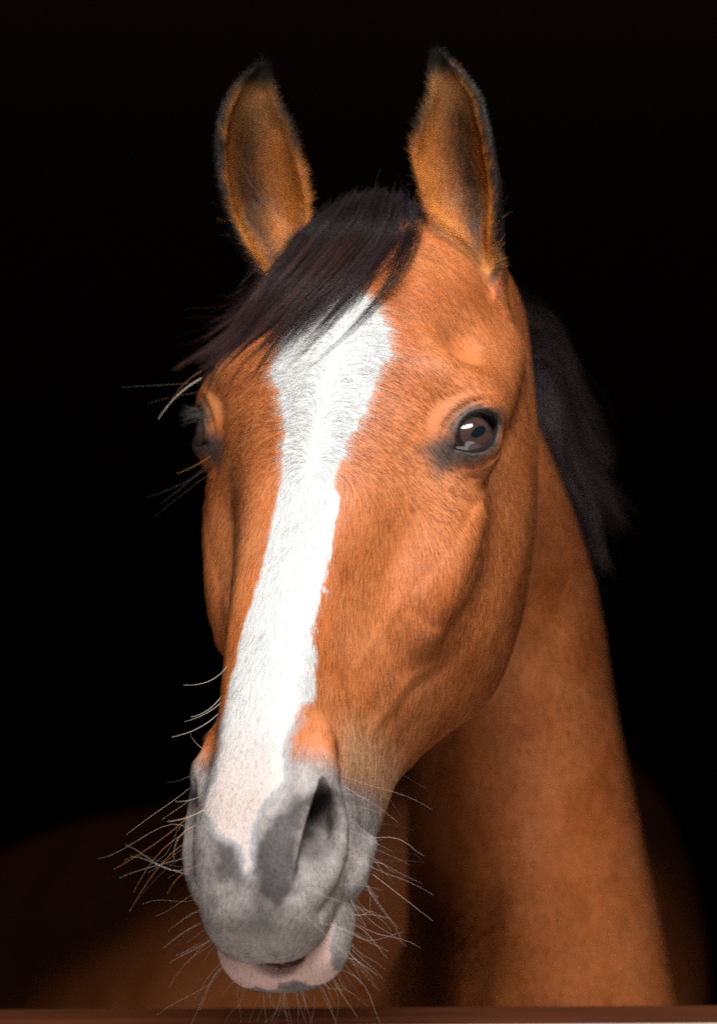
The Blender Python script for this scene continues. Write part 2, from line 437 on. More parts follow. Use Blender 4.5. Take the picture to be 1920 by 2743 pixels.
FORE_G = [[(0.0466, 0.0866, 0.2383), (0.0455, 0.0642, 0.2139), (0.0309, 0.0117, 0.1798), (0.0071, -0.0095, 0.1513), (-0.028, -0.0209, 0.117)], [(0.0346, 0.0629, 0.2433), (0.0266, 0.0595, 0.2101), (0.0009, 0.0142, 0.173), (-0.0278, -0.0055, 0.1382), (-0.0597, -0.0161, 0.101)], [(0.0211, 0.0775, 0.247), (0.006, 0.0741, 0.2129), (-0.0195, 0.0282, 0.1757), (-0.05, 0.0034, 0.1368), (-0.0763, -0.0043, 0.0977)], [(0.0074, 0.0868, 0.2472), (-0.0132, 0.0837, 0.2137), (-0.0409, 0.034, 0.1742), (-0.0746, 0.0178, 0.1363), (-0.103, 0.0282, 0.1051)], [(-0.0047, 0.0984, 0.2431), (-0.0293, 0.0963, 0.2127), (-0.0567, 0.0453, 0.1729), (-0.0844, 0.0489, 0.1334), (-0.1132, 0.0489, 0.1107)], [(-0.0152, 0.1281, 0.2388), (-0.0428, 0.1251, 0.2106), (-0.0667, 0.0575, 0.1697), (-0.0881, 0.0597, 0.1339), (-0.1188, 0.0597, 0.1097)], [(-0.0257, 0.1288, 0.2284), (-0.0506, 0.123, 0.2019), (-0.0753, 0.1207, 0.1652), (-0.092, 0.1242, 0.1389), (-0.1217, 0.1242, 0.1208)], [(-0.0319, 0.1247, 0.2193), (-0.0589, 0.1198, 0.1897), (-0.0718, 0.1247, 0.1634), (-0.0955, 0.1247, 0.1407), (-0.1252, 0.1247, 0.1194)]]
MANE_G = [[(0.085, 0.27, 0.18), (0.142, 0.335, 0.17), (0.172, 0.37, 0.127), (0.2, 0.39, 0.083), (0.23, 0.41, 0.042)], [(0.088, 0.29, 0.165), (0.1539, 0.355, 0.1462), (0.1776, 0.3775, 0.1077), (0.2, 0.3975, 0.072), (0.2234, 0.4175, 0.0359)], [(0.098, 0.335, 0.125), (0.1516, 0.355, 0.1311), (0.1718, 0.3775, 0.0925), (0.1962, 0.3975, 0.049), (0.2219, 0.4175, 0.0166)], [(0.105, 0.38, 0.085), (0.1494, 0.355, 0.1123), (0.1692, 0.3775, 0.0697), (0.1927, 0.3975, 0.0261), (0.2169, 0.4175, -0.0123)], [(0.112, 0.43, 0.04), (0.1486, 0.355, 0.0991), (0.1654, 0.3775, 0.0506), (0.1889, 0.3975, 0.0031), (0.2111, 0.4175, -0.0355)], [(0.118, 0.47, -0.01), (0.1501, 0.355, 0.0802), (0.1661, 0.3775, 0.0316), (0.1873, 0.3975, -0.0123), (0.2072, 0.4175, -0.0509)]]
FEELERS = [[(-0.1198, 0.0604, 0.1023), (-0.1401, 0.0564, 0.0912), (-0.1524, 0.0524, 0.0707)], [(-0.1224, 0.0644, 0.099), (-0.158, 0.0604, 0.0965), (-0.1809, 0.0564, 0.0953)], [(-0.1237, 0.0559, 0.0912), (-0.1439, 0.0519, 0.0877), (-0.1607, 0.0479, 0.0825)], [(-0.1192, 0.0465, 0.1072), (-0.1366, 0.0425, 0.0975), (-0.1466, 0.0385, 0.0754)], [(-0.1099, 0.0358, 0.0439), (-0.1209, 0.0308, 0.0347), (-0.1372, 0.0268, 0.0289)], [(-0.1093, 0.0358, 0.0415), (-0.1259, 0.0308, 0.0229), (-0.1493, 0.0268, 0.0061)], [(-0.1101, 0.0399, 0.0365), (-0.1278, 0.0349, 0.0213), (-0.1596, 0.0309, 0.0111)], [(-0.1113, 0.0364, 0.0297), (-0.126, 0.0324, 0.0196), (-0.1544, 0.0284, -0.004)], [(-0.1109, 0.0417, 0.0366), (-0.1127, 0.0367, 0.023), (-0.1097, 0.029, 0.0162)], [(-0.0917, -0.1456, -0.1076), (-0.1015, -0.1506, -0.123), (-0.1227, -0.1546, -0.1216)], [(-0.0957, -0.1565, -0.129), (-0.1042, -0.1615, -0.1412), (-0.1171, -0.1655, -0.1435)], [(-0.0962, -0.1593, -0.1336), (-0.1057, -0.1643, -0.1426), (-0.1211, -0.1683, -0.1465)], [(-0.0983, -0.1541, -0.1417), (-0.1106, -0.1591, -0.1539), (-0.1307, -0.1631, -0.1577)], [(-0.0946, -0.1671, -0.1362), (-0.1013, -0.1721, -0.1469), (-0.1011, -0.177, -0.159)], [(-0.1088, -0.1638, -0.1661), (-0.1195, -0.1688, -0.1564), (-0.1162, -0.1728, -0.153)], [(-0.1175, -0.1774, -0.1838), (-0.1251, -0.1814, -0.1881), (-0.1332, -0.1854, -0.1875)], [(-0.1023, -0.206, -0.1924), (-0.1159, -0.1796, -0.2022), (-0.1258, -0.215, -0.1984)], [(-0.1052, -0.2107, -0.2042), (-0.1187, -0.2157, -0.2114), (-0.1304, -0.2197, -0.2117)], [(0.0904, -0.0488, 0.0386), (0.1112, 0.017, 0.0195), (0.109, 0.0044, -0.0107)], [(0.0888, -0.0467, 0.0353), (0.1056, 0.0045, 0.0127), (0.1071, -0.0004, -0.0173)], [(0.0944, -0.0471, 0.0412), (0.1131, 0.0222, 0.0245), (0.111, 0.0118, 0.0027)], [(0.0839, -0.0482, 0.0337), (0.0855, -0.0498, 0.0255), (0.0831, -0.0525, 0.0206)], [(0.0921, -0.0456, 0.037), (0.1022, 0.003, 0.0327), (0.1167, 0.028, 0.0195)], [(-0.0679, 0.0048, 0.1162), (-0.0757, -0.0155, 0.0821), (-0.0817, -0.0357, 0.0388)], [(-0.0542, -0.0139, 0.1021), (-0.067, -0.0303, 0.0751), (-0.0717, -0.0411, 0.0518)], [(-0.0761, 0.0006, 0.096), (-0.084, -0.0156, 0.0623), (-0.0851, -0.03, 0.0356)], [(-0.0608, -0.0143, 0.0954), (-0.0668, -0.0393, 0.0617), (-0.0797, -0.0471, 0.0288)], [(-0.0724, -0.0128, 0.0822), (-0.0763, -0.0284, 0.062), (-0.08, -0.0364, 0.0421)], [(-0.0105, -0.1535, -0.148), (-0.0089, -0.1764, -0.1777), (0.018, -0.1108, -0.208)], [(-0.0073, -0.1631, -0.1724), (0.0052, -0.1482, -0.186), (0.0207, -0.1721, -0.2029)], [(-0.0089, -0.1762, -0.1901), (-0.0011, -0.1736, -0.2121), (0.0148, -0.1205, -0.2231)], [(0.0114, -0.1615, -0.235), (0.0239, -0.1665, -0.2532), (0.0223, -0.1705, -0.2684)], [(0.0148, -0.1196, -0.2327), (0.029, -0.1236, -0.2545), (0.0258, -0.1276, -0.2699)], [(0.0098, -0.1658, -0.2533), (0.03, -0.1708, -0.2683), (0.0517, -0.1748, -0.285)], [(0.0051, -0.1783, -0.2613), (0.0175, -0.1833, -0.2824), (0.019, -0.1873, -0.2974)], [(-0.107, -0.2031, -0.2003), (-0.1298, -0.2081, -0.2244), (-0.1678, -0.2121, -0.2454)], [(-0.1112, -0.2138, -0.2238), (-0.1323, -0.2188, -0.2295), (-0.1564, -0.2228, -0.2733)], [(-0.1077, -0.2235, -0.2305), (-0.1287, -0.2285, -0.2346), (-0.1552, -0.2325, -0.2706)], [(-0.1114, -0.2088, -0.2182), (-0.1356, -0.2138, -0.2238), (-0.1537, -0.2178, -0.2601)], [(-0.1115, -0.2059, -0.2154), (-0.1281, -0.2109, -0.2211), (-0.1264, -0.2149, -0.239)], [(-0.1043, -0.2308, -0.2389), (-0.1223, -0.2358, -0.243), (-0.1296, -0.2398, -0.2592)]]
FEELER_COL = [(0.62, 0.53, 0.44), (0.06, 0.035, 0.03), (0.06, 0.035, 0.03), (0.33, 0.14, 0.06), (0.33, 0.14, 0.06), (0.06, 0.035, 0.03), (0.06, 0.035, 0.03), (0.06, 0.035, 0.03), (0.33, 0.14, 0.06), (0.62, 0.53, 0.44), (0.62, 0.53, 0.44), (0.62, 0.53, 0.44), (0.62, 0.53, 0.44), (0.06, 0.035, 0.03), (0.62, 0.53, 0.44), (0.06, 0.035, 0.03), (0.62, 0.53, 0.44), (0.62, 0.53, 0.44), (0.06, 0.035, 0.03), (0.06, 0.035, 0.03), (0.06, 0.035, 0.03), (0.06, 0.035, 0.03), (0.06, 0.035, 0.03), (0.33, 0.14, 0.06), (0.33, 0.14, 0.06), (0.33, 0.14, 0.06), (0.33, 0.14, 0.06), (0.33, 0.14, 0.06), (0.06, 0.035, 0.03), (0.06, 0.035, 0.03), (0.06, 0.035, 0.03), (0.06, 0.035, 0.03), (0.06, 0.035, 0.03), (0.62, 0.53, 0.44), (0.06, 0.035, 0.03), (0.33, 0.14, 0.06), (0.33, 0.14, 0.06), (0.06, 0.035, 0.03), (0.33, 0.14, 0.06), (0.62, 0.53, 0.44), (0.33, 0.14, 0.06)]
FEELER_RAD = [0.00036, 0.00016, 0.00014, 0.00014, 0.00022, 0.0002, 0.00016, 0.00014, 0.00012, 0.00022, 0.00024, 0.0002, 0.00026, 0.00014, 0.00012, 0.00016, 0.0002, 0.00026, 0.00014, 0.00013, 0.00012, 0.00012, 0.0001, 0.00013, 0.00012, 0.00012, 0.00012, 0.0001, 0.00012, 0.00012, 0.0001, 0.00014, 0.00014, 0.00012, 0.00014, 0.00022, 0.0002, 0.0002, 0.0002, 0.00016, 0.00018]

# ------------------------------------------------------------------ pigments (albedo, plus painted shade on the neck)
def hash3(I, seed):
    h = (I[:, 0].astype(np.int64) * 73856093) ^ (I[:, 1].astype(np.int64) * 19349663) ^ (I[:, 2].astype(np.int64) * 83492791) ^ (seed * 2654435761)
    h = (h ^ (h >> 13)) * 1274126177
    return ((h ^ (h >> 16)) & 0xffffff) / float(0xffffff)
def vnoise(P, scale, seed=1):
    Q = P * scale; I = np.floor(Q).astype(np.int64); F = Q - I; F = F * F * (3 - 2 * F)
    r = 0
    for i in (0, 1):
        for j in (0, 1):
            for k in (0, 1):
                w = (F[:, 0] if i else 1 - F[:, 0]) * (F[:, 1] if j else 1 - F[:, 1]) * (F[:, 2] if k else 1 - F[:, 2])
                r = r + w * hash3(I + np.array([i, j, k]), seed)
    return r
def fbm(P, scale, seed=1, o=3):
    return sum(vnoise(P, scale * 2 ** k, seed + k) * .5 ** k for k in range(o)) / sum(.5 ** k for k in range(o))
BLAZE_R = [(.0088,.0849,.0097),(.0367,.1109,.014),(.0506,.1325,.0137),(.0574,.1545,.0141),(.0487,.1777,.011),(.0465,.1966,.0082),(.0414,.2166,.0067),(.037,.2306,.0058),(.0360,.2435,.0035),(.0308,.264,.0027),(.0355,.2776,-.0011),(.0381,.2919,-.0041),(.0388,.3286,-.0102),(.0381,.3579,-.0144),(.0361,.3925,-.0153),(.0364,.4127,-.0182),(.0383,.4298,-.0252),(.037,.444,-.0240),(.0323,.4588,-.0133),(.0286,.4718,-.0095),(.0258,.4836,-.0077),(.0246,.4979,-.0077),(.0291,.512,-.0112),(.0216,.5292,-.0097),(.0152,.5394,-.0107),(.0119,.5489,-.0125),(.0117,.5648,-.0158),(.0128,.577,-.019),(.0071,.5844,-.0212)]
BLAZE_L = [(-.0279,.0863,.0114),(-.0432,.176,.0128),(-.0303,.1976,.0131),(-.0189,.2252,.0107),(-.0177,.2515,.0068),(-.0137,.2706,.005),(-.0152,.2896,.0031),(-.0126,.3168,.0017),(-.0136,.3437,.0003),(-.0168,.3739,-.0012),(-.0199,.4028,-.0027),(-.0226,.4273,-.0042),(-.0261,.4474,-.0063),(-.0278,.4673,-.0085),(-.0251,.4896,-.0075),(-.0253,.5141,-.0091),(-.0345,.5252,-.017),(-.0258,.5435,-.0144),(-.0167,.5593,-.0154),(-.0028,.5616,-.0149),(.0027,.571,-.0171),(.0054,.5844,-.0212)]
DARK_A = [(0.0437, 0.4525), (0.038, 0.4665), (0.037, 0.4807), (0.0386, 0.5012), (0.0376, 0.5147), (0.0298, 0.5213), (0.0219, 0.5178), (0.0145, 0.5059), (0.012, 0.4954), (0.0183, 0.482), (0.0222, 0.4699), (0.0331, 0.4613)]
DARK_B = [(-0.0194, 0.4815), (-0.0045, 0.4848), (0.0001, 0.4968), (0.0048, 0.5082), (-0.0104, 0.5081), (-0.0143, 0.4952)]
DARK_C = [(0.0098, 0.5133), (0.0284, 0.5177), (0.0336, 0.5295), (0.0213, 0.5427), (0.01, 0.5354)]
def poly_sd(X, Y, poly):
    d = np.full(len(X), 1e9); ins = np.zeros(len(X), bool)
    n = len(poly)
    for i in range(n):
        ax_, ay = poly[i]; bx, by = poly[(i + 1) % n]
        ex, ey = bx - ax_, by - ay; px, py = X - ax_, Y - ay
        h = np.clip((px * ex + py * ey) / (ex * ex + ey * ey + 1e-12), 0, 1)
        d = np.minimum(d, (px - ex * h) ** 2 + (py - ey * h) ** 2)
        c = ((ay > Y) != (by > Y)) & (X < ex * (Y - ay) / (ey if abs(ey) > 1e-9 else 1e-9) + ax_)
        ins ^= c
    return np.where(ins, -1, 1) * np.sqrt(d)
BLAZE = [(p[0], .85 * p[1] - .5 * p[2]) for p in BLAZE_R] + [(p[0], .85 * p[1] - .5 * p[2]) for p in BLAZE_L[::-1]]
STAR = [(-.066, .140), (-.050, .145), (-.043, .150), (-.050, .155), (-.062, .147)]
def mix(a, b, w): return a * (1 - w[:, None]) + np.asarray(b) * w[:, None]
WHORL = np.array((.011, .2716))
def regions(P, W):
    """masks of the horse's markings for points P (head frame, untwisted) / W (world, relative)"""
    R = {}
    x, s, z = P[:, 0], P[:, 1], P[:, 2]
    head = (s > -.12) & (s < .70) & (z > -.30)
    t = .85 * s - .5 * z
    n1 = fbm(P, 140, 3); n2 = fbm(P, 55, 9)
    bl = np.full(len(P), 1.0)
    k = head & (z > -.075) & (np.abs(x) < .08)
    if k.any(): bl[k] = np.minimum(poly_sd(x[k], t[k], BLAZE), poly_sd(x[k], t[k], STAR) + .003)
    R['blaze'] = bl; R['x'], R['s'], R['z'], R['t'] = x, s, z, t; R['n1'], R['n2'] = n1, n2
    sg = .487 + .27 * (z + .012)
    R['grey'] = np.where(head, sstep(s - sg + (n2 - .5) * .02, -.014, .020), 0)
    R['mealy'] = np.where(head, sstep(s - sg, -.060, -.020) * sstep(-z, .035, .070), 0)
    zm = z + .0868 - .22 * (s - .60)
    zc = np.interp(x, [-.05, -.030, -.022, -.014, -.004, .001, .005, .019, .026, .034, .044], [-.130, -.121, -.115, -.114, -.1155, -.114, -.106, -.106, -.115, -.121, -.123])
    w = (n1 - .5) * .004
    R['pink'] = np.where((s > .555) & (zm < -.0005) & (z > -.14), sstep(z - zc + w, -.001, .001) * (1 - sstep(x + w, .040, .043)), 0)
    R['mouth'] = np.where((s > .55) & (s < .6075 - .10 * np.abs(x - .006)) & (zm > -.0165 * np.clip(1 - ((x - .006) / .029) ** 2, 0, 1) - .001) & (zm < .0015) & (np.abs(x - .006) < .029), 1., 0.)
    A0 = np.stack([np.abs(x), s, z], 1) - NOS_T
    tb, ta = A0 @ NOS_B / .080, A0 @ NOS_A
    R['bowl'] = np.where((s > .48) & (np.abs(x) < .09), sstep(ta, -.001, .001) * (1 - sstep(ta, .014, .030)) * sstep(tb, .0, .08) * (1 - sstep(tb, .55, .95)), 0) * .7
    R['hole'] = np.where((s > .48) & (np.abs(x) < .09), sstep(ta, -.001, .001) * (1 - sstep(ta, .004 + .006 * (1 - tb), .017)) * sstep(tb, .0, .1) * (1 - sstep(tb, .30, .62)), 0) * .9
    A = np.stack([np.abs(x), s, z], 1) - EYE_C
    u, v, nn = A @ EYE_U, A @ EYE_V, A @ EYE_N
    up, lo = lid_curves(u)
    g = np.maximum(np.maximum(v - up, lo - v), (np.abs(u) - EYE_A) * .6)
    g2 = np.maximum(np.maximum(v - up, lo - v), np.abs(u) - EYE_A)
    g = g + .005 * sstep(u, .0, .02) - .0035 * sstep(-u, .006, .030) + .0025 * sstep(-v, .01, .02)
    R['eyerim'] = np.where((np.abs(A) < .06).all(1) & (nn > -.005), 1 - sstep(g + (n2 - .5) * .008, .002, .0160), 0)
    R['eyeg'] = np.where((np.abs(A) < .06).all(1) & (nn > -.005), g2, 1)
    ei = np.zeros(len(P)); eo = np.zeros(len(P)); eh = np.zeros(len(P)); ex = np.zeros(len(P)); el = np.zeros(len(P))
    for tab, y0, yaw, sg_ in ((EAR_R, .140, math.radians(24), -1), (EAR_L, .090, math.radians(-26), 1)):
        T = np.array(tab)
        m = (W[:, 2] > T[0, 0]) & (np.abs(W[:, 0] - T[:, 1].mean()) < .075) & (np.abs(W[:, 1] - y0 + .02) < .085)
        if not m.any(): continue
        qx, qy, wd, h, lo_, hi = ear_frame(W[m].astype(np.float32), tab, y0, yaw)
        wi = np.maximum(wd - .0034, .0015); d = wi * (.95 - .25 * h)
        kk = np.sqrt((qx / wi) ** 2 + (qy / d) ** 2)
        tip = sstep(W[m][:, 2], T[-1, 0] - .016, T[-1, 0] - .006) * (np.hypot(qx, qy) < .02)
        close = np.maximum(1 - sstep(kk, 1.35, 1.7), tip)
        inn = (1 - sstep(kk, .98, 1.06)) * close
        ei[m] = np.maximum(ei[m], inn); eo[m] = np.maximum(eo[m], close); eh[m] = np.maximum(eh[m], h * close); ex[m] = np.where(close > 0, qx / wi, ex[m])
        el[m] = np.where(close > 0, sg_, el[m])
    R['ear_in'], R['ear'], R['ear_h'], R['ear_x'], R['ear_side'] = ei, eo, eh, ex, el
    return R
def pigment(P, W, fur=False):
    R = regions(P, W); n = len(P)
    x, s, z, n1, n2 = R['x'], R['s'], R['z'], R['n1'], R['n2']
    big = fbm(P, 22, 21); mid = fbm(P * [1, .5, 1], 90, 31)
    C = np.tile(np.array((.520, .160, .047)), (n, 1))
    C = mix(C, (.370, .094, .018), sstep(big, .50, .78) * .6)
    C = mix(C, (.590, .225, .088), sstep(big, .50, .22) * .40)
    C *= (.86 + .28 * mid)[:, None]
    neck_shade = sstep(W[:, 1], .16, .26) * (1 - R['ear'])          # shade on the neck and body, painted into the coat colour
    C = C * (1 - neck_shade[:, None] * np.array((.07, .14, .22)))
    C = mix(C, (.55, .32, .175), R['mealy'] * (1 - R['grey']) * .75)
    # a few darker hairs round the lower end of the crest and under the jaw
    G = np.tile(np.array((.320, .278, .262)), (n, 1))
    k = (R['grey'] > 0) & (z > -.10)
    dk = np.zeros(n)
    if k.any():
        tt_ = .85 * s[k] - .5 * z[k]
        w_ = (n2[k] - .5) * .003 + (n1[k] - .5) * .005 - .002
        dk[k] = np.clip(.93 * (1 - sstep(poly_sd(x[k], tt_, DARK_A) + w_ * 1.6, -.0070, .0052)) + .75 * (1 - sstep(poly_sd(x[k], tt_, DARK_B) + w_ * 1.6, -.006, .005)) + .6 * (1 - sstep(poly_sd(x[k], tt_, DARK_C) + w_ * 1.6, -.008, .008)), 0, .93)
    G = mix(G, (.40, .365, .35), sstep(n2, .52, .70) * .6)
    G = mix(G, (.11, .098, .094), sstep(n2, .50, .30) * .5)
    G = mix(G, (.36, .34, .32), sstep(s, .607, .620) * .35)
    G *= (.82 + .36 * vnoise(P, 620, 77))[:, None]
    G = mix(G, (.036, .029, .030), dk)
    C = mix(C, G, R['grey'])
    edge = (n1 - .5) * .008
    b = R['blaze'] + edge + .0022
    low = sstep(s, .448, .475)
    C = mix(C, (.36, .37, .39), low * (1 - sstep(b + (n2 - .5) * .006, .0015, .0062)) * .85)
    wht = mix(np.tile(np.array((.63, .625, .612)), (n, 1)), (.63, .53, .487), sstep(s, .44, .53))
    C = np.where((b < 0)[:, None], wht, C) if fur else mix(C, wht, 1 - sstep(b, -.0012, .0012))
    C = mix(C, (.68, .455, .41), R['pink'])
    C = mix(C, (.16, .135, .12), np.where((s > .56) & (z < -.096) & (R['pink'] < .5) & (np.abs(x - .005) < .033) & (z > -.15), .6, 0.))
    C = mix(C, (.26, .105, .100), R['mouth'])
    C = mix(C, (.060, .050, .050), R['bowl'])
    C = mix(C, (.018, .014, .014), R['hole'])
    C = mix(C, (.055, .047, .045), R['eyerim'] * .92)
    C = mix(C, (.016, .013, .013), (1 - sstep(R['eyeg'], .0010, .0048)) * (R['eyeg'] < .5) * .9)
    # ears
    e = R['ear']; h = R['ear_h']; q = R['ear_x']
    E = np.tile(np.array((.74, .250, .044)), (n, 1)); E = mix(E, (.58, .30, .11), sstep(h, .6, .8) * .7)
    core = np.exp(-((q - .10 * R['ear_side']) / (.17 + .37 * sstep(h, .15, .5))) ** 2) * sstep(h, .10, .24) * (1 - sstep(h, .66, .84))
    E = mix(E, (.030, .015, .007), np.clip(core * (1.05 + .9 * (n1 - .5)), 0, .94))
    O = mix(np.tile(np.array((.27, .085, .022)), (n, 1)), (.012, .009, .008), np.clip(sstep(h, .38, .60) + sstep(q * R['ear_side'], .55, .9), 0, 1))
    E = mix(E, (.013, .010, .009), sstep(h + .05 * (n1 - .5), .86, .93))
    E = mix(E, (.013, .010, .009), sstep(q * R['ear_side'] + .25 * (n1 - .5), .84, .97) * sstep(h, .30, .5) + sstep(-q * R['ear_side'], .80, .93) * sstep(h, .55, .70))
    E = mix(O, E, R['ear_in'])
    C = mix(C, E, e * sstep(h, .02, .16))
    return C, R

# ------------------------------------------------------------------ materials
def principled(name, rough=.5, spec=.5, color=None, attr=None):
    m = bpy.data.materials.new(name); m.use_nodes = True
    nt = m.node_tree; b = nt.nodes['Principled BSDF']
    b.inputs['Roughness'].default_value = rough
    b.inputs['Specular IOR Level'].default_value = spec
    if color: b.inputs['Base Color'].default_value = (*color, 1)
    if attr:
        a = nt.nodes.new('ShaderNodeAttribute'); a.attribute_name = attr
        nt.links.new(a.outputs['Color'], b.inputs['Base Color'])
    return m
def add_bump(m, scale, strength, dist=.001, detail=4):
    nt = m.node_tree; b = nt.nodes['Principled BSDF']
    tc = nt.nodes.new('ShaderNodeTexCoord'); n = nt.nodes.new('ShaderNodeTexNoise'); bp = nt.nodes.new('ShaderNodeBump')
    n.inputs['Scale'].default_value = scale; n.inputs['Detail'].default_value = detail
    bp.inputs['Strength'].default_value = strength; bp.inputs['Distance'].default_value = dist
    nt.links.new(tc.outputs['Object'], n.inputs['Vector']); nt.links.new(n.outputs['Fac'], bp.inputs['Height'])
    nt.links.new(bp.outputs['Normal'], b.inputs['Normal'])
M_SKIN = principled('horse_skin', .55, .30, attr='pigment'); add_bump(M_SKIN, 420, .35, .0012)
M_COAT = principled('coat_hair', .42, .38, attr='hair_color')
M_HAIR = principled('long_black_hair', .42, .27, attr='hair_color')
M_WHISK = principled('whisker_hair', .35, .5, attr='hair_color')

def set_color(me, name, C, domain='POINT'):
    a = me.attributes.new(name, 'FLOAT_COLOR', domain)
    a.data.foreach_set('color', np.hstack([C, np.ones((len(C), 1))]).astype(np.float32).ravel())

# ------------------------------------------------------------------ the body mesh
UV_ = unwarp(BV.astype(np.float32)).astype(float)
BW = to_world(BV); BREL = BW - [0, 0, CAM_Z]
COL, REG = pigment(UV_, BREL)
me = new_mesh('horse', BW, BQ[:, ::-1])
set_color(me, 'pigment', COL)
me.materials.append(M_SKIN)
horse = bpy.data.objects.new('horse', me); scene.collection.objects.link(horse)
horse['label'] = 'chestnut bay horse with white blaze, dark forelock and pricked ears'
horse['category'] = 'horse'
def part(name, data, parent=horse, label=None):
    o = bpy.data.objects.new(name, data); scene.collection.objects.link(o); o.parent = parent
    if label: o['label'] = label
    return o
NOR = np.zeros((len(BV), 3), np.float32); me.vertices.foreach_get('normal', nrm := np.zeros(len(BV) * 3, np.float32)); NOR = nrm.reshape(-1, 3).astype(float)

# ------------------------------------------------------------------ eyes
def eye_mesh(sx):
    n, m = 96, 64
    th = np.concatenate([np.linspace(0, 1.0, 44), np.linspace(1.0, math.pi, 21)[1:]])
    ph = np.linspace(0, 2 * math.pi, n, endpoint=False)
    TH, PH = np.meshgrid(th, ph, indexing='ij')
    r = EYE_R * (1 + .055 * (1 - sstep(TH, .28, .62)))
    a, b, c = np.sin(TH) * np.cos(PH), np.sin(TH) * np.sin(PH), np.cos(TH)
    L = EYE_C + (r * a)[..., None] * EYE_U + (r * b)[..., None] * EYE_V + (r * c)[..., None] * EYE_N
    col = np.zeros(TH.shape + (3,))
    P3 = np.stack([a.ravel() * 40, b.ravel() * 40, c.ravel()], 1)
    ns = fbm(P3 * [1, 1, 1], .25, 5).reshape(TH.shape)
    rad = vnoise(np.stack([np.cos(PH.ravel()) * 9, np.sin(PH.ravel()) * 9, TH.ravel() * 2], 1), 1.0, 8).reshape(TH.shape)
    iris = np.array((.058, .030, .026))[None, None] * (.65 + .7 * rad[..., None])
    pu = ((a + .05) / .27) ** 2 + ((b - .01) / .13) ** 2
    k = sstep(pu, .75, 1.25)[..., None]
    col = np.array((.004, .008, .011)) * (1 - k) + iris * k
    k = sstep(TH, .50, .535)[..., None]; col = col * (1 - k) + np.array((.060, .040, .036)) * k      # pale ring
    k = sstep(TH, .545, .60)[..., None]; col = col * (1 - k) + np.array((.022, .013, .010)) * k
    k = sstep(TH, .75, .95)[..., None]; col = col * (1 - k) + np.array((.060, .032, .026)) * k
    L = L.reshape(-1, 3) * [sx, 1, 1]
    o = warp(EYE_C * [sx, 1, 1])[0] - EYE_C * [sx, 1, 1]
    V = to_world(L + o)
    F = []
    i, j = np.meshgrid(np.arange(len(th) - 1), np.arange(n), indexing='ij')
    F = np.stack([i * n + j, (i + 1) * n + j, (i + 1) * n + (j + 1) % n, i * n + (j + 1) % n], -1).reshape(-1, 4)
    if sx > 0: F = F[:, ::-1]
    e = new_mesh('eye', V, F); set_color(e, 'pigment', col.reshape(-1, 3))
    return e
M_EYE = principled('wet_eye', .10, .5, attr='pigment')
M_EYE.node_tree.nodes['Principled BSDF'].inputs['Coat Weight'].default_value = 1.0
M_EYE.node_tree.nodes['Principled BSDF'].inputs['Coat Roughness'].default_value = .015
for sx in (1, -1):
    e = eye_mesh(sx); e.materials.append(M_EYE); part('eye', e)

# ------------------------------------------------------------------ hair helpers
def strand_mesh(name, pts, radius, color, sides=3):
    """pts (n, k, 3) -> one mesh of thin tapered tubes"""
    n, k, _ = pts.shape
    t = np.gradient(pts, axis=1); t /= np.linalg.norm(t, axis=2, keepdims=True) + 1e-12
    ref = np.tile(np.array([0., -1., 0.02]), (n, k, 1)); a = np.cross(t, ref); l = np.linalg.norm(a, axis=2, keepdims=True)
    a = np.where(l > .05, a / np.maximum(l, 1e-6), np.array([1., 0, 0])); b = np.cross(t, a)
    an = np.arange(sides) / sides * 2 * math.pi
    V = pts[:, :, None] + radius[:, :, None, None] * (np.cos(an)[None, None, :, None] * a[:, :, None] + np.sin(an)[None, None, :, None] * b[:, :, None])
    base = np.arange(n)[:, None, None] * k * sides
    i = np.arange(k - 1)[None, :, None] * sides; j = np.arange(sides)[None, None, :]; j2 = (j + 1) % sides
    F = np.stack([base + i + j, base + i + j2, base + i + sides + j2, base + i + sides + j], -1).reshape(-1, 4)
    m = new_mesh(name, V.reshape(-1, 3), F)
    C = np.repeat(color, sides, axis=1).reshape(-1, 3) if color.ndim == 3 else np.repeat(color, k * sides, axis=0)
    set_color(m, 'hair_color', C)
    return m
def curve_interp(G, u, t):
    """G (g, k, 3) guides; u (n,) across them, t (m,) along them -> (n, m, 3)"""
    g, k, _ = G.shape
    uu = np.clip(u, 0, g - 1)
    A = np.stack([cubic(np.arange(g), G[:, i], uu) for i in range(k)], 1)         # n, k, 3
    out = cubic(np.arange(k), A.transpose(1, 0, 2), t * (k - 1))                   # m, n, 3
    return out.transpose(1, 0, 2)

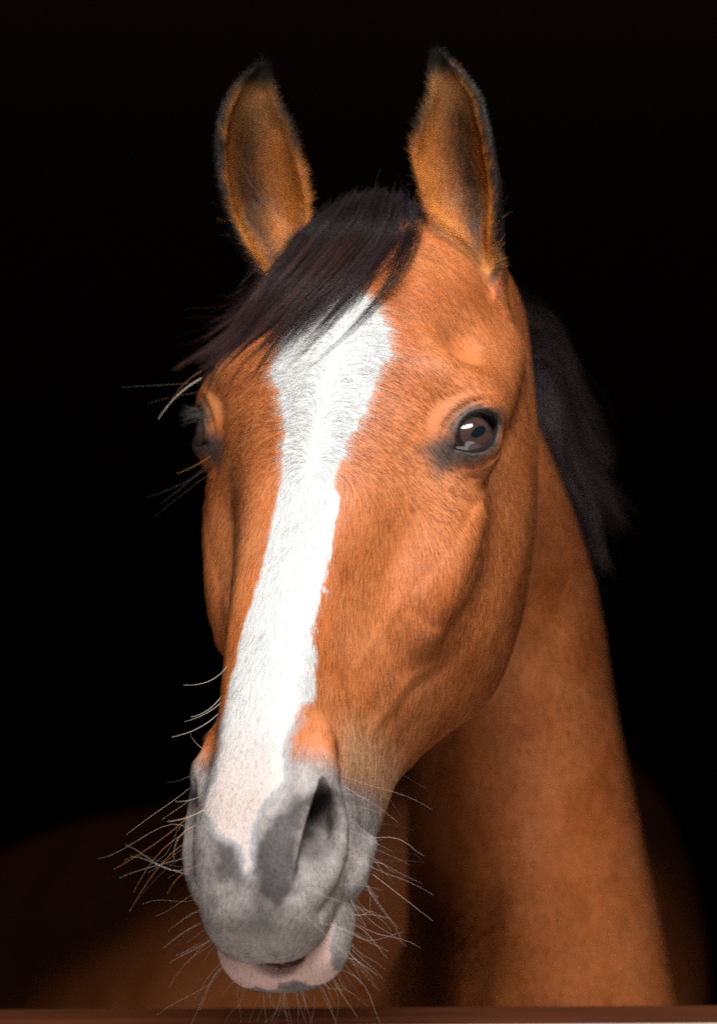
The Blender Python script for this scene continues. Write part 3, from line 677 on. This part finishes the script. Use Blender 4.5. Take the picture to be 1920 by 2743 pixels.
# ------------------------------------------------------------------ forelock
FORE = np.array(FORE_G); FORE[:, :, 2] += CAM_Z
def hair_lock(G, n, m, clumps, spread, lift, seed, rad, colf, lmin=.55, stray=.06, wave=.0022, tight=.0007):
    r = np.random.default_rng(seed); g = G.shape[0]
    cu = -.18 + (g - .68) * r.random(clumps) ** .65; cj = r.normal(0, 1, (clumps, 3)) * spread; cl = np.clip(r.beta(3.2, 1.5, clumps) * 1.1, lmin, 1.08)
    cw = r.normal(0, 1, (clumps, 3)) * np.array([1, .25, 1]) * (.0035 + spread * 1.1); cp = r.uniform(0, 6.28, clumps); cf = r.uniform(.6, 1.6, clumps); ch = r.random(clumps)
    ci = r.integers(0, clumps, n)
    t = np.linspace(0, 1, m)
    L = np.clip(cl[ci] * r.uniform(.72, 1.06, n), .3, 1.12)
    B = curve_interp(G, cu, np.linspace(0, 1, 40))
    t0 = r.uniform(0, .16, (n, 1)); tl = t0 + t[None] * (L[:, None] - t0)
    idx = np.clip(tl, 0, 1) * 39; i0 = np.minimum(idx.astype(int), 38); f = (idx - i0)[..., None]
    A = B[ci]; ar = np.arange(n)[:, None]
    P = A[ar, i0] * (1 - f) + A[ar, i0 + 1] * f
    over = np.clip(t[None] * L[:, None] - 1, 0, 1)[..., None]
    P = P + (A[:, 39] - A[:, 36])[:, None] * over * 13
    T3 = t[None, :, None]
    P += cj[ci][:, None] * (.35 + .65 * T3) * np.array([1, .35, 1]) + cw[ci][:, None] * np.sin(T3 * 3.1 * cf[ci][:, None, None] + cp[ci][:, None, None]) * T3
    P += r.normal(0, 1, (n, 1, 3)) * (spread * .8 * (1 - T3) * (1 - T3 ** 2) + tight * (1.5 - .3 * T3))
    fr = r.uniform(1.0, 3.0, (n, 1, 1)); ph = r.uniform(0, 6.28, (n, 1, 3))
    P += np.sin(T3 * 3.14 * fr + ph) * wave * .35 * T3
    P += np.array([0, -1, .15]) * ((.25 + .75 * ch[ci][:, None, None]) * lift * np.sin(np.clip(t * 1.05, 0, 1) * math.pi)[None, :, None] + lift * .1)
    st = r.random(n) < stray
    P += (st[:, None, None] * r.normal(0, .011, (n, 1, 3))) * (T3 ** 1.5)
    R = rad * (r.uniform(.6, 1.25, (n, 1))) * (1 - .75 * t[None] ** 2)
    return P, R, colf(r, n, t, ci, clumps)
def fore_col(r, n, t, ci, clumps):
    base = np.array((.012, .0085, .0100)) * (r.uniform(.35, 1.9, (clumps, 1))[ci] ** 1.8) * r.uniform(.6, 1.4, (n, 1))
    red = np.array((.13, .052, .036))
    k = (r.random((n, 1, 1)) ** 2.2 * .6 + (r.random(clumps) ** 4)[ci][:, None, None] * .5) * (.06 + .94 * t[None, :, None] ** 1.4)
    return base[:, None] * (1 - k) + red * k
FSH = FORE.copy(); FSH[:, 3] = FORE[:, 2] * .25 + FORE[:, 3] * .75; FSH[:, 4] = FORE[:, 3] * .45 + FORE[:, 4] * .55
lay = [hair_lock(FSH, 2400, 16, 150, .0009, .0005, 3, .00015, fore_col, lmin=.35, wave=.002, stray=.01, tight=.0014),
       hair_lock(FORE, 3000, 18, 50, .0024, .003, 4, .00014, fore_col, lmin=.62, wave=.003, stray=.02, tight=.0007),
       hair_lock(FORE, 1500, 18, 40, .0030, .0050, 8, .00013, fore_col, lmin=.70, wave=.003, stray=.02, tight=.0005),
       hair_lock(FSH, 1200, 16, 40, .0026, .005, 9, .00013, fore_col, lmin=.45, wave=.003, stray=.02, tight=.0006),
       hair_lock(FORE, 420, 16, 200, .0070, .007, 6, .00009, fore_col, lmin=.6, wave=.008, stray=.45, tight=.001)]
k_ = min(l[0].shape[1] for l in lay)
lay = [(l[0][:, np.linspace(0, l[0].shape[1] - 1, k_).round().astype(int)], l[1][:, np.linspace(0, l[1].shape[1] - 1, k_).round().astype(int)], l[2][:, np.linspace(0, l[2].shape[1] - 1, k_).round().astype(int)]) for l in lay]
P_, R_, C_ = (np.concatenate([l[i] for l in lay]) for i in range(3))
# keep the strands from sinking into the head
def push_out(P, gap, keep_root=True):
    n, m, _ = P.shape; q = P.reshape(-1, 3)
    for _ in range(2):
        l = to_local(q).astype(np.float32); f = body_sdf(l); bad = f < gap
        if bad.any():
            g = sdf_grad(body_sdf, l[bad]); g /= np.linalg.norm(g, axis=1, keepdims=True) + 1e-9
            q[bad] += (g * np.clip(gap - f[bad], 0, .03)[:, None]) @ RM.T
    return q.reshape(n, m, 3)
P_ = push_out(P_, .0010)
fl = strand_mesh('forelock', P_, R_, C_); fl.materials.append(M_HAIR)
part('forelock', fl)

# ------------------------------------------------------------------ mane behind the neck
MANE = np.array(MANE_G); MANE[:, :, 2] += CAM_Z
def mane_col(r, n, t, ci, clumps):
    base = np.array((.095, .070, .075)) * r.uniform(.3, 2.2, (clumps, 1))[ci]
    k = (r.random((n, 1, 1)) ** 2) * t[None, :, None] * .6
    return base[:, None] * (1 - k) + np.array((.060, .030, .022)) * k
P_, R_, C_ = hair_lock(MANE, 7500, 14, 85, .006, .010, 5, .00026, mane_col, lmin=.62, stray=.05, wave=.007, tight=.0012)
P_ = push_out(P_, .004)
mn = strand_mesh('mane', P_, R_, C_); mn.materials.append(M_HAIR)
part('mane', mn)

# ------------------------------------------------------------------ short coat
def tri_sample(count, weight, seed):
    r = np.random.default_rng(seed)
    a, b, c, d = (BW[BQ[:, k]] for k in range(4))
    ar = .5 * np.linalg.norm(np.cross(c - a, d - b), axis=1) * weight[BQ].mean(1)
    f = np.searchsorted(np.cumsum(ar) / ar.sum(), r.random(count))
    f = np.minimum(f, len(BQ) - 1)
    u, v = r.random((2, count, 1)); q = BQ[f]
    bil = lambda X: (X[q[:, 0]] * (1 - u) + X[q[:, 1]] * u) * (1 - v) + (X[q[:, 3]] * (1 - u) + X[q[:, 2]] * u) * v
    nn = bil(NOR); nn /= np.linalg.norm(nn, axis=1, keepdims=True) + 1e-9
    return bil(BW), nn, r
def flow(U, W):
    """lie of the hair, head frame"""
    x, s, z = U[:, 0], U[:, 1], U[:, 2]
    sx = np.tanh(x / .02)
    dx, ds = x - WHORL[0] * (1 - sstep(np.abs(x), 0, .06)), s - WHORL[1]
    above = sstep(-ds, -.012, .030)
    dn = np.stack([.28 * np.tanh(x / .05), np.ones_like(x), -.55 * sstep(np.abs(x), .03, .09)], 1)
    upd = np.stack([np.tanh(dx / .006) * (.75 + .3 * sstep(np.abs(x), .01, .05)), .10 - .75 * np.exp(-(dx / .010) ** 2) + .35 * sstep(np.abs(x), .03, .08), -.5 * sstep(np.abs(x), .05, .1)], 1)
    d = dn * (1 - above[:, None]) + upd * above[:, None]
    body = sstep(-z, .20, .30)[:, None]
    down = np.array([0., .5, -.8])
    return d * (1 - body) + down * body
H_ = REG
vis = (NOR @ np.array([0, -1, .1]) > -.45)
head_w = ((BREL[:, 1] < .62) & (BREL[:, 2] > -.46)).astype(float) * vis
s_, z_ = UV_[:, 1], UV_[:, 2]
zm_ = z_ + .0868 - .22 * (s_ - .60)
wgt = head_w * np.where(REG['eyeg'] < .0012, 0, 1) * np.where(REG['pink'] > .5, .25, 1) * np.where((s_ > .56) & (np.abs(zm_) < .004), 0.0, 1)
is_neck = (BREL[:, 1] > .20) & (REG['ear'] < .1)
wgt *= np.where(is_neck, .5, 1) * (1 + 2.6 * REG['ear'])
N_FUR = 380000
RP, RN, r = tri_sample(N_FUR, wgt, 11)
RL = to_local(RP); RU = unwarp(RL.astype(np.float32)).astype(float); RW = RP - [0, 0, CAM_Z]
# colour comes from where the hair is rooted
FC, FR = pigment(RU, RW, fur=True)
d = flow(RU, RW)
ear = FR['ear'] * sstep(FR['ear_h'], .02, .15)
ang = (fbm(RU, 60, 41) - .5) * .9 + r.normal(0, .13, N_FUR) * (1 + 2.2 * FR['ear'])
dW = d @ RM.T
if True:   # ears: hair grows up and out over the rim
    side = np.where(FR['ear_x'] > 0, 1.0, -1.0)
    eW = np.stack([.30 * side * np.abs(FR['ear_x']), -.35 * FR['ear_in'], .9 * np.ones(N_FUR)], 1)
    low = (1 - sstep(FR['ear_h'], .06, .2))[:, None]
    eW = eW * (1 - low) + np.stack([.08 * side, -.5 * np.ones(N_FUR), -.5 * np.ones(N_FUR)], 1) * low
    dW = dW * (1 - ear[:, None]) + eW * ear[:, None]
dW -= RN * (dW * RN).sum(1, keepdims=True); dW /= np.linalg.norm(dW, axis=1, keepdims=True) + 1e-9
sd = np.cross(RN, dW)
dW = dW * np.cos(ang)[:, None] + sd * np.sin(ang)[:, None]
s_, z_ = RU[:, 1], RU[:, 2]
ln = np.full(N_FUR, .0075)
ln *= 1 - .55 * FR['grey']; ln *= 1 + .35 * sstep(-s_, -.20, -.08)
ln = np.where((FR['blaze'] < .01) & (s_ < .45), ln * 1.20, ln)
ln = ln * (1 - .65 * np.clip(1 - FR['eyeg'] / .012, 0, 1))
ln = ln * (1 - ear) + ear * (.0050 + .0125 * FR['ear_in'] * (1 - .6 * sstep(FR['ear_h'], .6, .95)) * (1 - .65 * np.clip(np.abs(FR['ear_x']), 0, 1) ** 3))
ln *= r.uniform(.65, 1.25, N_FUR)
long_ear = (r.random(N_FUR) < .05) & (FR['ear_in'] > .5) & (np.abs(FR['ear_x']) < .6) & (FR['ear_h'] < .75) & (FR['ear_h'] > .12)
ln = np.where(long_ear, ln * 1.9, ln)
tuft = np.exp(-((RU[:, 0] - .045) / .02) ** 2 - ((s_ - .385) / .022) ** 2) * sstep(-z_, .16, .185); ln *= 1 + 1.0 * tuft
lift = r.uniform(.06, .19, N_FUR) + .30 * ear * FR['ear_in'] * (np.abs(FR['ear_x']) < .85) + .35 * FR['grey'] * r.random(N_FUR)
K = 4
tt = np.linspace(0, 1, K)
pts = RP[:, None] - RN[:, None] * .0002 + (dW[:, None] * tt[None, :, None] + RN[:, None] * (lift[:, None] * (tt - .45 * tt ** 2)[None])[..., None]) * ln[:, None, None]
pts[:, :, 2] -= (.06 * ln[:, None] * tt[None] ** 2)
rad = (np.where(is_ear := ear > .3, .00007, .000085) * r.uniform(.7, 1.2, N_FUR))[:, None] * (1 - .8 * tt[None] ** 1.6)
v = r.normal(0, 1, N_FUR) * (1 + 1.2 * FR['ear'] + 1.3 * FR['grey'])
FC = FC * np.clip(1 + np.where((FR['blaze'] < 0.0) & (FR['grey'] < .9), .07, .13) * v, .5, 1.6)[:, None]
dark = (r.random(N_FUR) < .06) & (FR['blaze'] > 0) & (FR['grey'] < .5); FC[dark] *= .60
FC[long_ear] = FC[long_ear] * .6 + np.array((.50, .19, .045)) * .4
FC = np.clip(FC, .002, .85)
cu = bpy.data.hair_curves.new('coat')
cu.add_curves([K] * N_FUR)
cu.position_data.foreach_set('vector', pts.astype(np.float32).ravel())
a = cu.attributes.get('radius') or cu.attributes.new('radius', 'FLOAT', 'POINT')
a.data.foreach_set('value', rad.astype(np.float32).ravel())
a = cu.attributes.new('hair_color', 'FLOAT_COLOR', 'CURVE')
a.data.foreach_set('color', np.hstack([FC, np.ones((N_FUR, 1))]).astype(np.float32).ravel())
sn = RN + .15 * r.normal(0, 1, (N_FUR, 3)) + .10 * dW; sn /= np.linalg.norm(sn, axis=1, keepdims=True)
a = cu.attributes.new('lie_normal', 'FLOAT_VECTOR', 'CURVE'); a.data.foreach_set('vector', sn.astype(np.float32).ravel())
nt = M_COAT.node_tree; an = nt.nodes.new('ShaderNodeAttribute'); an.attribute_name = 'lie_normal'
nt.links.new(an.outputs['Vector'], nt.nodes['Principled BSDF'].inputs['Normal'])
cu.materials.append(M_COAT)
part('coat', cu)

# ------------------------------------------------------------------ whiskers and lashes
def whisk_pts(root, direc, length, droop, r, m=9, curl=.25):
    n = len(root); t = np.linspace(0, 1, m)
    direc = direc / np.linalg.norm(direc, axis=1, keepdims=True)
    c = r.normal(0, curl, (n, 3)); c[:, 2] -= droop
    P = root[:, None] + length[:, None, None] * (direc[:, None] * t[None, :, None] + c[:, None] * (t[None, :, None] ** 2) * .6)
    w = r.normal(0, .05, (n, 3))
    return P + length[:, None, None] * w[:, None] * np.sin(t * 5)[None, :, None]
us, uz, ux = UV_[:, 1], UV_[:, 2], UV_[:, 0]
zm_ = uz + .0868 - .22 * (us - .60)
low_lip = ((zm_ < -.006) & (us > .50) & (us < .66) & (uz > -.2)).astype(float)
up_lip = ((zm_ > .004) & (us > .55) & (np.abs(ux) > .030) & (uz < -.035)).astype(float)
nost = ((us > .47) & (us < .56) & (np.abs(ux) > .047) & (uz < -.03) & (zm_ > .004)).astype(float)
wr, wn, rr = tri_sample(235, low_lip * 1.0 + up_lip * .55 + nost * .30, 23)
wu = unwarp(to_local(wr).astype(np.float32))
lowm = (wu[:, 2] + .0868 - .22 * (wu[:, 1] - .60)) < 0
dr = wn + rr.normal(0, .22, wn.shape) + np.array([0, 0, -.35])
side = np.sign(wu[:, 0] - .006)
dr[:, 0] += side * .45 * (~lowm)
ln_ = np.where(lowm, rr.uniform(.012, .050, len(wr)), rr.uniform(.020, .062, len(wr)))
wp = whisk_pts(wr - wn * .001, dr, ln_, .30, rr)
pale = rr.random((len(wr), 1))
wc = np.where(pale < np.where(lowm, .80, .55)[:, None], np.array((.62, .53, .44)), np.array((.10, .045, .045))) * rr.uniform(.7, 1.1, (len(wr), 1))
wrad = (rr.uniform(.00007, .00015, (len(wr), 1)) * (1 - .75 * np.linspace(0, 1, 9)[None]))
sets = [(wp, wrad, wc)]
# long feelers round the far eye, above the near eye and along the nose
W3 = np.array(FEELERS)
def bez(a, b, c, m=9):
    t = np.linspace(0, 1, m)[:, None]; a, b, c = map(np.array, (a, b, c))
    return a * (1 - t) ** 2 + 2 * b * t * (1 - t) + c * t * t
fp = np.array([bez(q[0], q[1], q[2]) for q in W3]); fp[:, :, 2] += CAM_Z
fc = np.array([q for q in FEELER_COL])
sets.append((fp, np.array(FEELER_RAD)[:, None] * (1 - .7 * np.linspace(0, 1, 9)[None]), fc))
wk = strand_mesh('whiskers', np.vstack([a[0] for a in sets]), np.vstack([a[1] for a in sets]), np.vstack([a[2] for a in sets]), 4)
wk.materials.append(M_WHISK)
part('whiskers', wk)['kind'] = 'stuff'
for sx in (1, -1):
    rr = np.random.default_rng(40 + sx); n = 64
    u = rr.uniform(-.010, .019, n); up, lo = lid_curves(u); v_ = up + rr.uniform(.0002, .0016, n)
    d2 = np.sqrt(np.maximum((EYE_R + .0035) ** 2 - u * u - v_ * v_, 1e-6))
    root = EYE_C + u[:, None] * EYE_U + v_[:, None] * EYE_V + d2[:, None] * EYE_N
    dr = EYE_N * .9 + EYE_U * (.15 + u[:, None] * 28) + EYE_V * rr.normal(-.25, .12, (n, 1)) + rr.normal(0, .07, (n, 3))
    o = warp(EYE_C * [sx, 1, 1])[0] - EYE_C * [sx, 1, 1]
    root = to_world(root * [sx, 1, 1] + o); dr = (dr * [sx, 1, 1]) @ RM.T
    P = whisk_pts(root, dr, rr.uniform(.010, .019, n), .35, rr, 6, .08)
    em = strand_mesh('eyelashes', P, rr.uniform(.00010, .00016, (n, 1)) * (1 - .7 * np.linspace(0, 1, 6)[None]), np.tile(np.array((.055, .046, .042)), (n, 1)), 3)
    em.materials.append(M_HAIR); part('eyelashes', em)

# ------------------------------------------------------------------ stable door and stall
def box_mesh(name, boxes, bevel=.004):
    import bmesh
    bm = bmesh.new()
    for (x0, x1, y0, y1, z0, z1) in boxes:
        r_ = bmesh.ops.create_cube(bm, size=1)
        for v in r_['verts']:
            v.co = Vector(((x0 + x1) / 2 + v.co.x * (x1 - x0), (y0 + y1) / 2 + v.co.y * (y1 - y0), (z0 + z1) / 2 + v.co.z * (z1 - z0)))
    if bevel: bmesh.ops.bevel(bm, geom=bm.edges[:], offset=bevel, segments=2, affect='EDGES', profile=.6)
    m = bpy.data.meshes.new(name); bm.to_mesh(m); bm.free()
    return m
def wood(name, c1, c2, rough, scale=3.0):
    m = principled(name, rough, .4); nt = m.node_tree; b = nt.nodes['Principled BSDF']; b.inputs['Specular IOR Level'].default_value = .12
    tc = nt.nodes.new('ShaderNodeTexCoord'); mp = nt.nodes.new('ShaderNodeMapping'); n = nt.nodes.new('ShaderNodeTexNoise'); cr = nt.nodes.new('ShaderNodeValToRGB')
    mp.inputs['Scale'].default_value = (scale, scale * 14, scale * 14)
    n.inputs['Scale'].default_value = 2.5; n.inputs['Detail'].default_value = 6
    cr.color_ramp.elements[0].color = (*c1, 1); cr.color_ramp.elements[1].color = (*c2, 1); cr.color_ramp.elements[0].position = .3; cr.color_ramp.elements[1].position = .7
    nt.links.new(tc.outputs['Object'], mp.inputs['Vector']); nt.links.new(mp.outputs['Vector'], n.inputs['Vector'])
    nt.links.new(n.outputs['Fac'], cr.inputs['Fac']); nt.links.new(cr.outputs['Color'], b.inputs['Base Color'])
    bp = nt.nodes.new('ShaderNodeBump'); bp.inputs['Strength'].default_value = .3; bp.inputs['Distance'].default_value = .002
    nt.links.new(n.outputs['Fac'], bp.inputs['Height']); nt.links.new(bp.outputs['Normal'], b.inputs['Normal'])
    return m
DY = .067
RAIL_Z = CAM_Z - .3885
door = bpy.data.objects.new('stable_door', None); scene.collection.objects.link(door)
door.location = (0, DY + .05, 0)
door['label'] = 'reddish brown wooden stable half-door below the horse\'s chin'
door['category'] = 'door'
door['kind'] = 'thing'
horse['kind'] = 'thing'
def rel(me_): me_.transform(Matrix.Translation(-door.location)); return me_
rail = rel(box_mesh('top_rail', [(-.76, .76, DY, DY + .067, RAIL_Z - .055, RAIL_Z)], .006)); rail.materials.append(wood('worn_brown_wood', (.040, .010, .003), (.085, .022, .007), .75))
part('top_rail', rail, door).rotation_euler = (0, math.radians(-.35), 0)
pl = rel(box_mesh('boards', [(-.75 + .15 * i, -.603 + .15 * i, DY + .015, DY + .05, .06, RAIL_Z - .058) for i in range(10)], .004)); pl.materials.append(wood('door_boards', (.10, .035, .016), (.16, .06, .03), .6))
part('boards', pl, door)
cap_ = rel(box_mesh('rail_edge', [(-.76, .76, DY - .012, DY - .001, RAIL_Z - .060, RAIL_Z - .004)], .003)); cap_.materials.append(wood('pale_rail_edge', (.50, .36, .30), (.62, .48, .42), .5))
part('rail_edge', cap_, door, 'pale front strip along the rail').rotation_euler = (0, math.radians(-.35), 0)

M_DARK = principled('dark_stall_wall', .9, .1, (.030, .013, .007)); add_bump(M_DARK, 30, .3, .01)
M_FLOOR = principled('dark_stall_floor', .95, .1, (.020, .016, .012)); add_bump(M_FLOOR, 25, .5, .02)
def setting(name, boxes, mat):
    m = box_mesh(name, boxes, 0); m.materials.append(mat)
    o = bpy.data.objects.new(name, m); scene.collection.objects.link(o); o['kind'] = 'structure'; return o
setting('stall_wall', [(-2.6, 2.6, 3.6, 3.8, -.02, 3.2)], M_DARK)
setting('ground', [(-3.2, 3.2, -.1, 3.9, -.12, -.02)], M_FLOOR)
M_BOUNCE = principled('yard_bounce', .9, .2, (.68, .63, .57)); add_bump(M_BOUNCE, 40, .4, .01)
setting('bounce_ground', [(-4, 4, -5, -.104, -.12, -.02)], M_BOUNCE)  # unseen pale ground, added to bounce light up at the head
light_block = setting('front_shade_wall', [(-2.6, 2.6, -.08, .06, 2.01, 3.6), (-2.6, -.78, -.08, .04, -.02, 2.008), (.78, 2.6, -.08, .04, -.02, 2.008)], M_DARK)  # unseen wall and lintel, added to keep light off the body behind
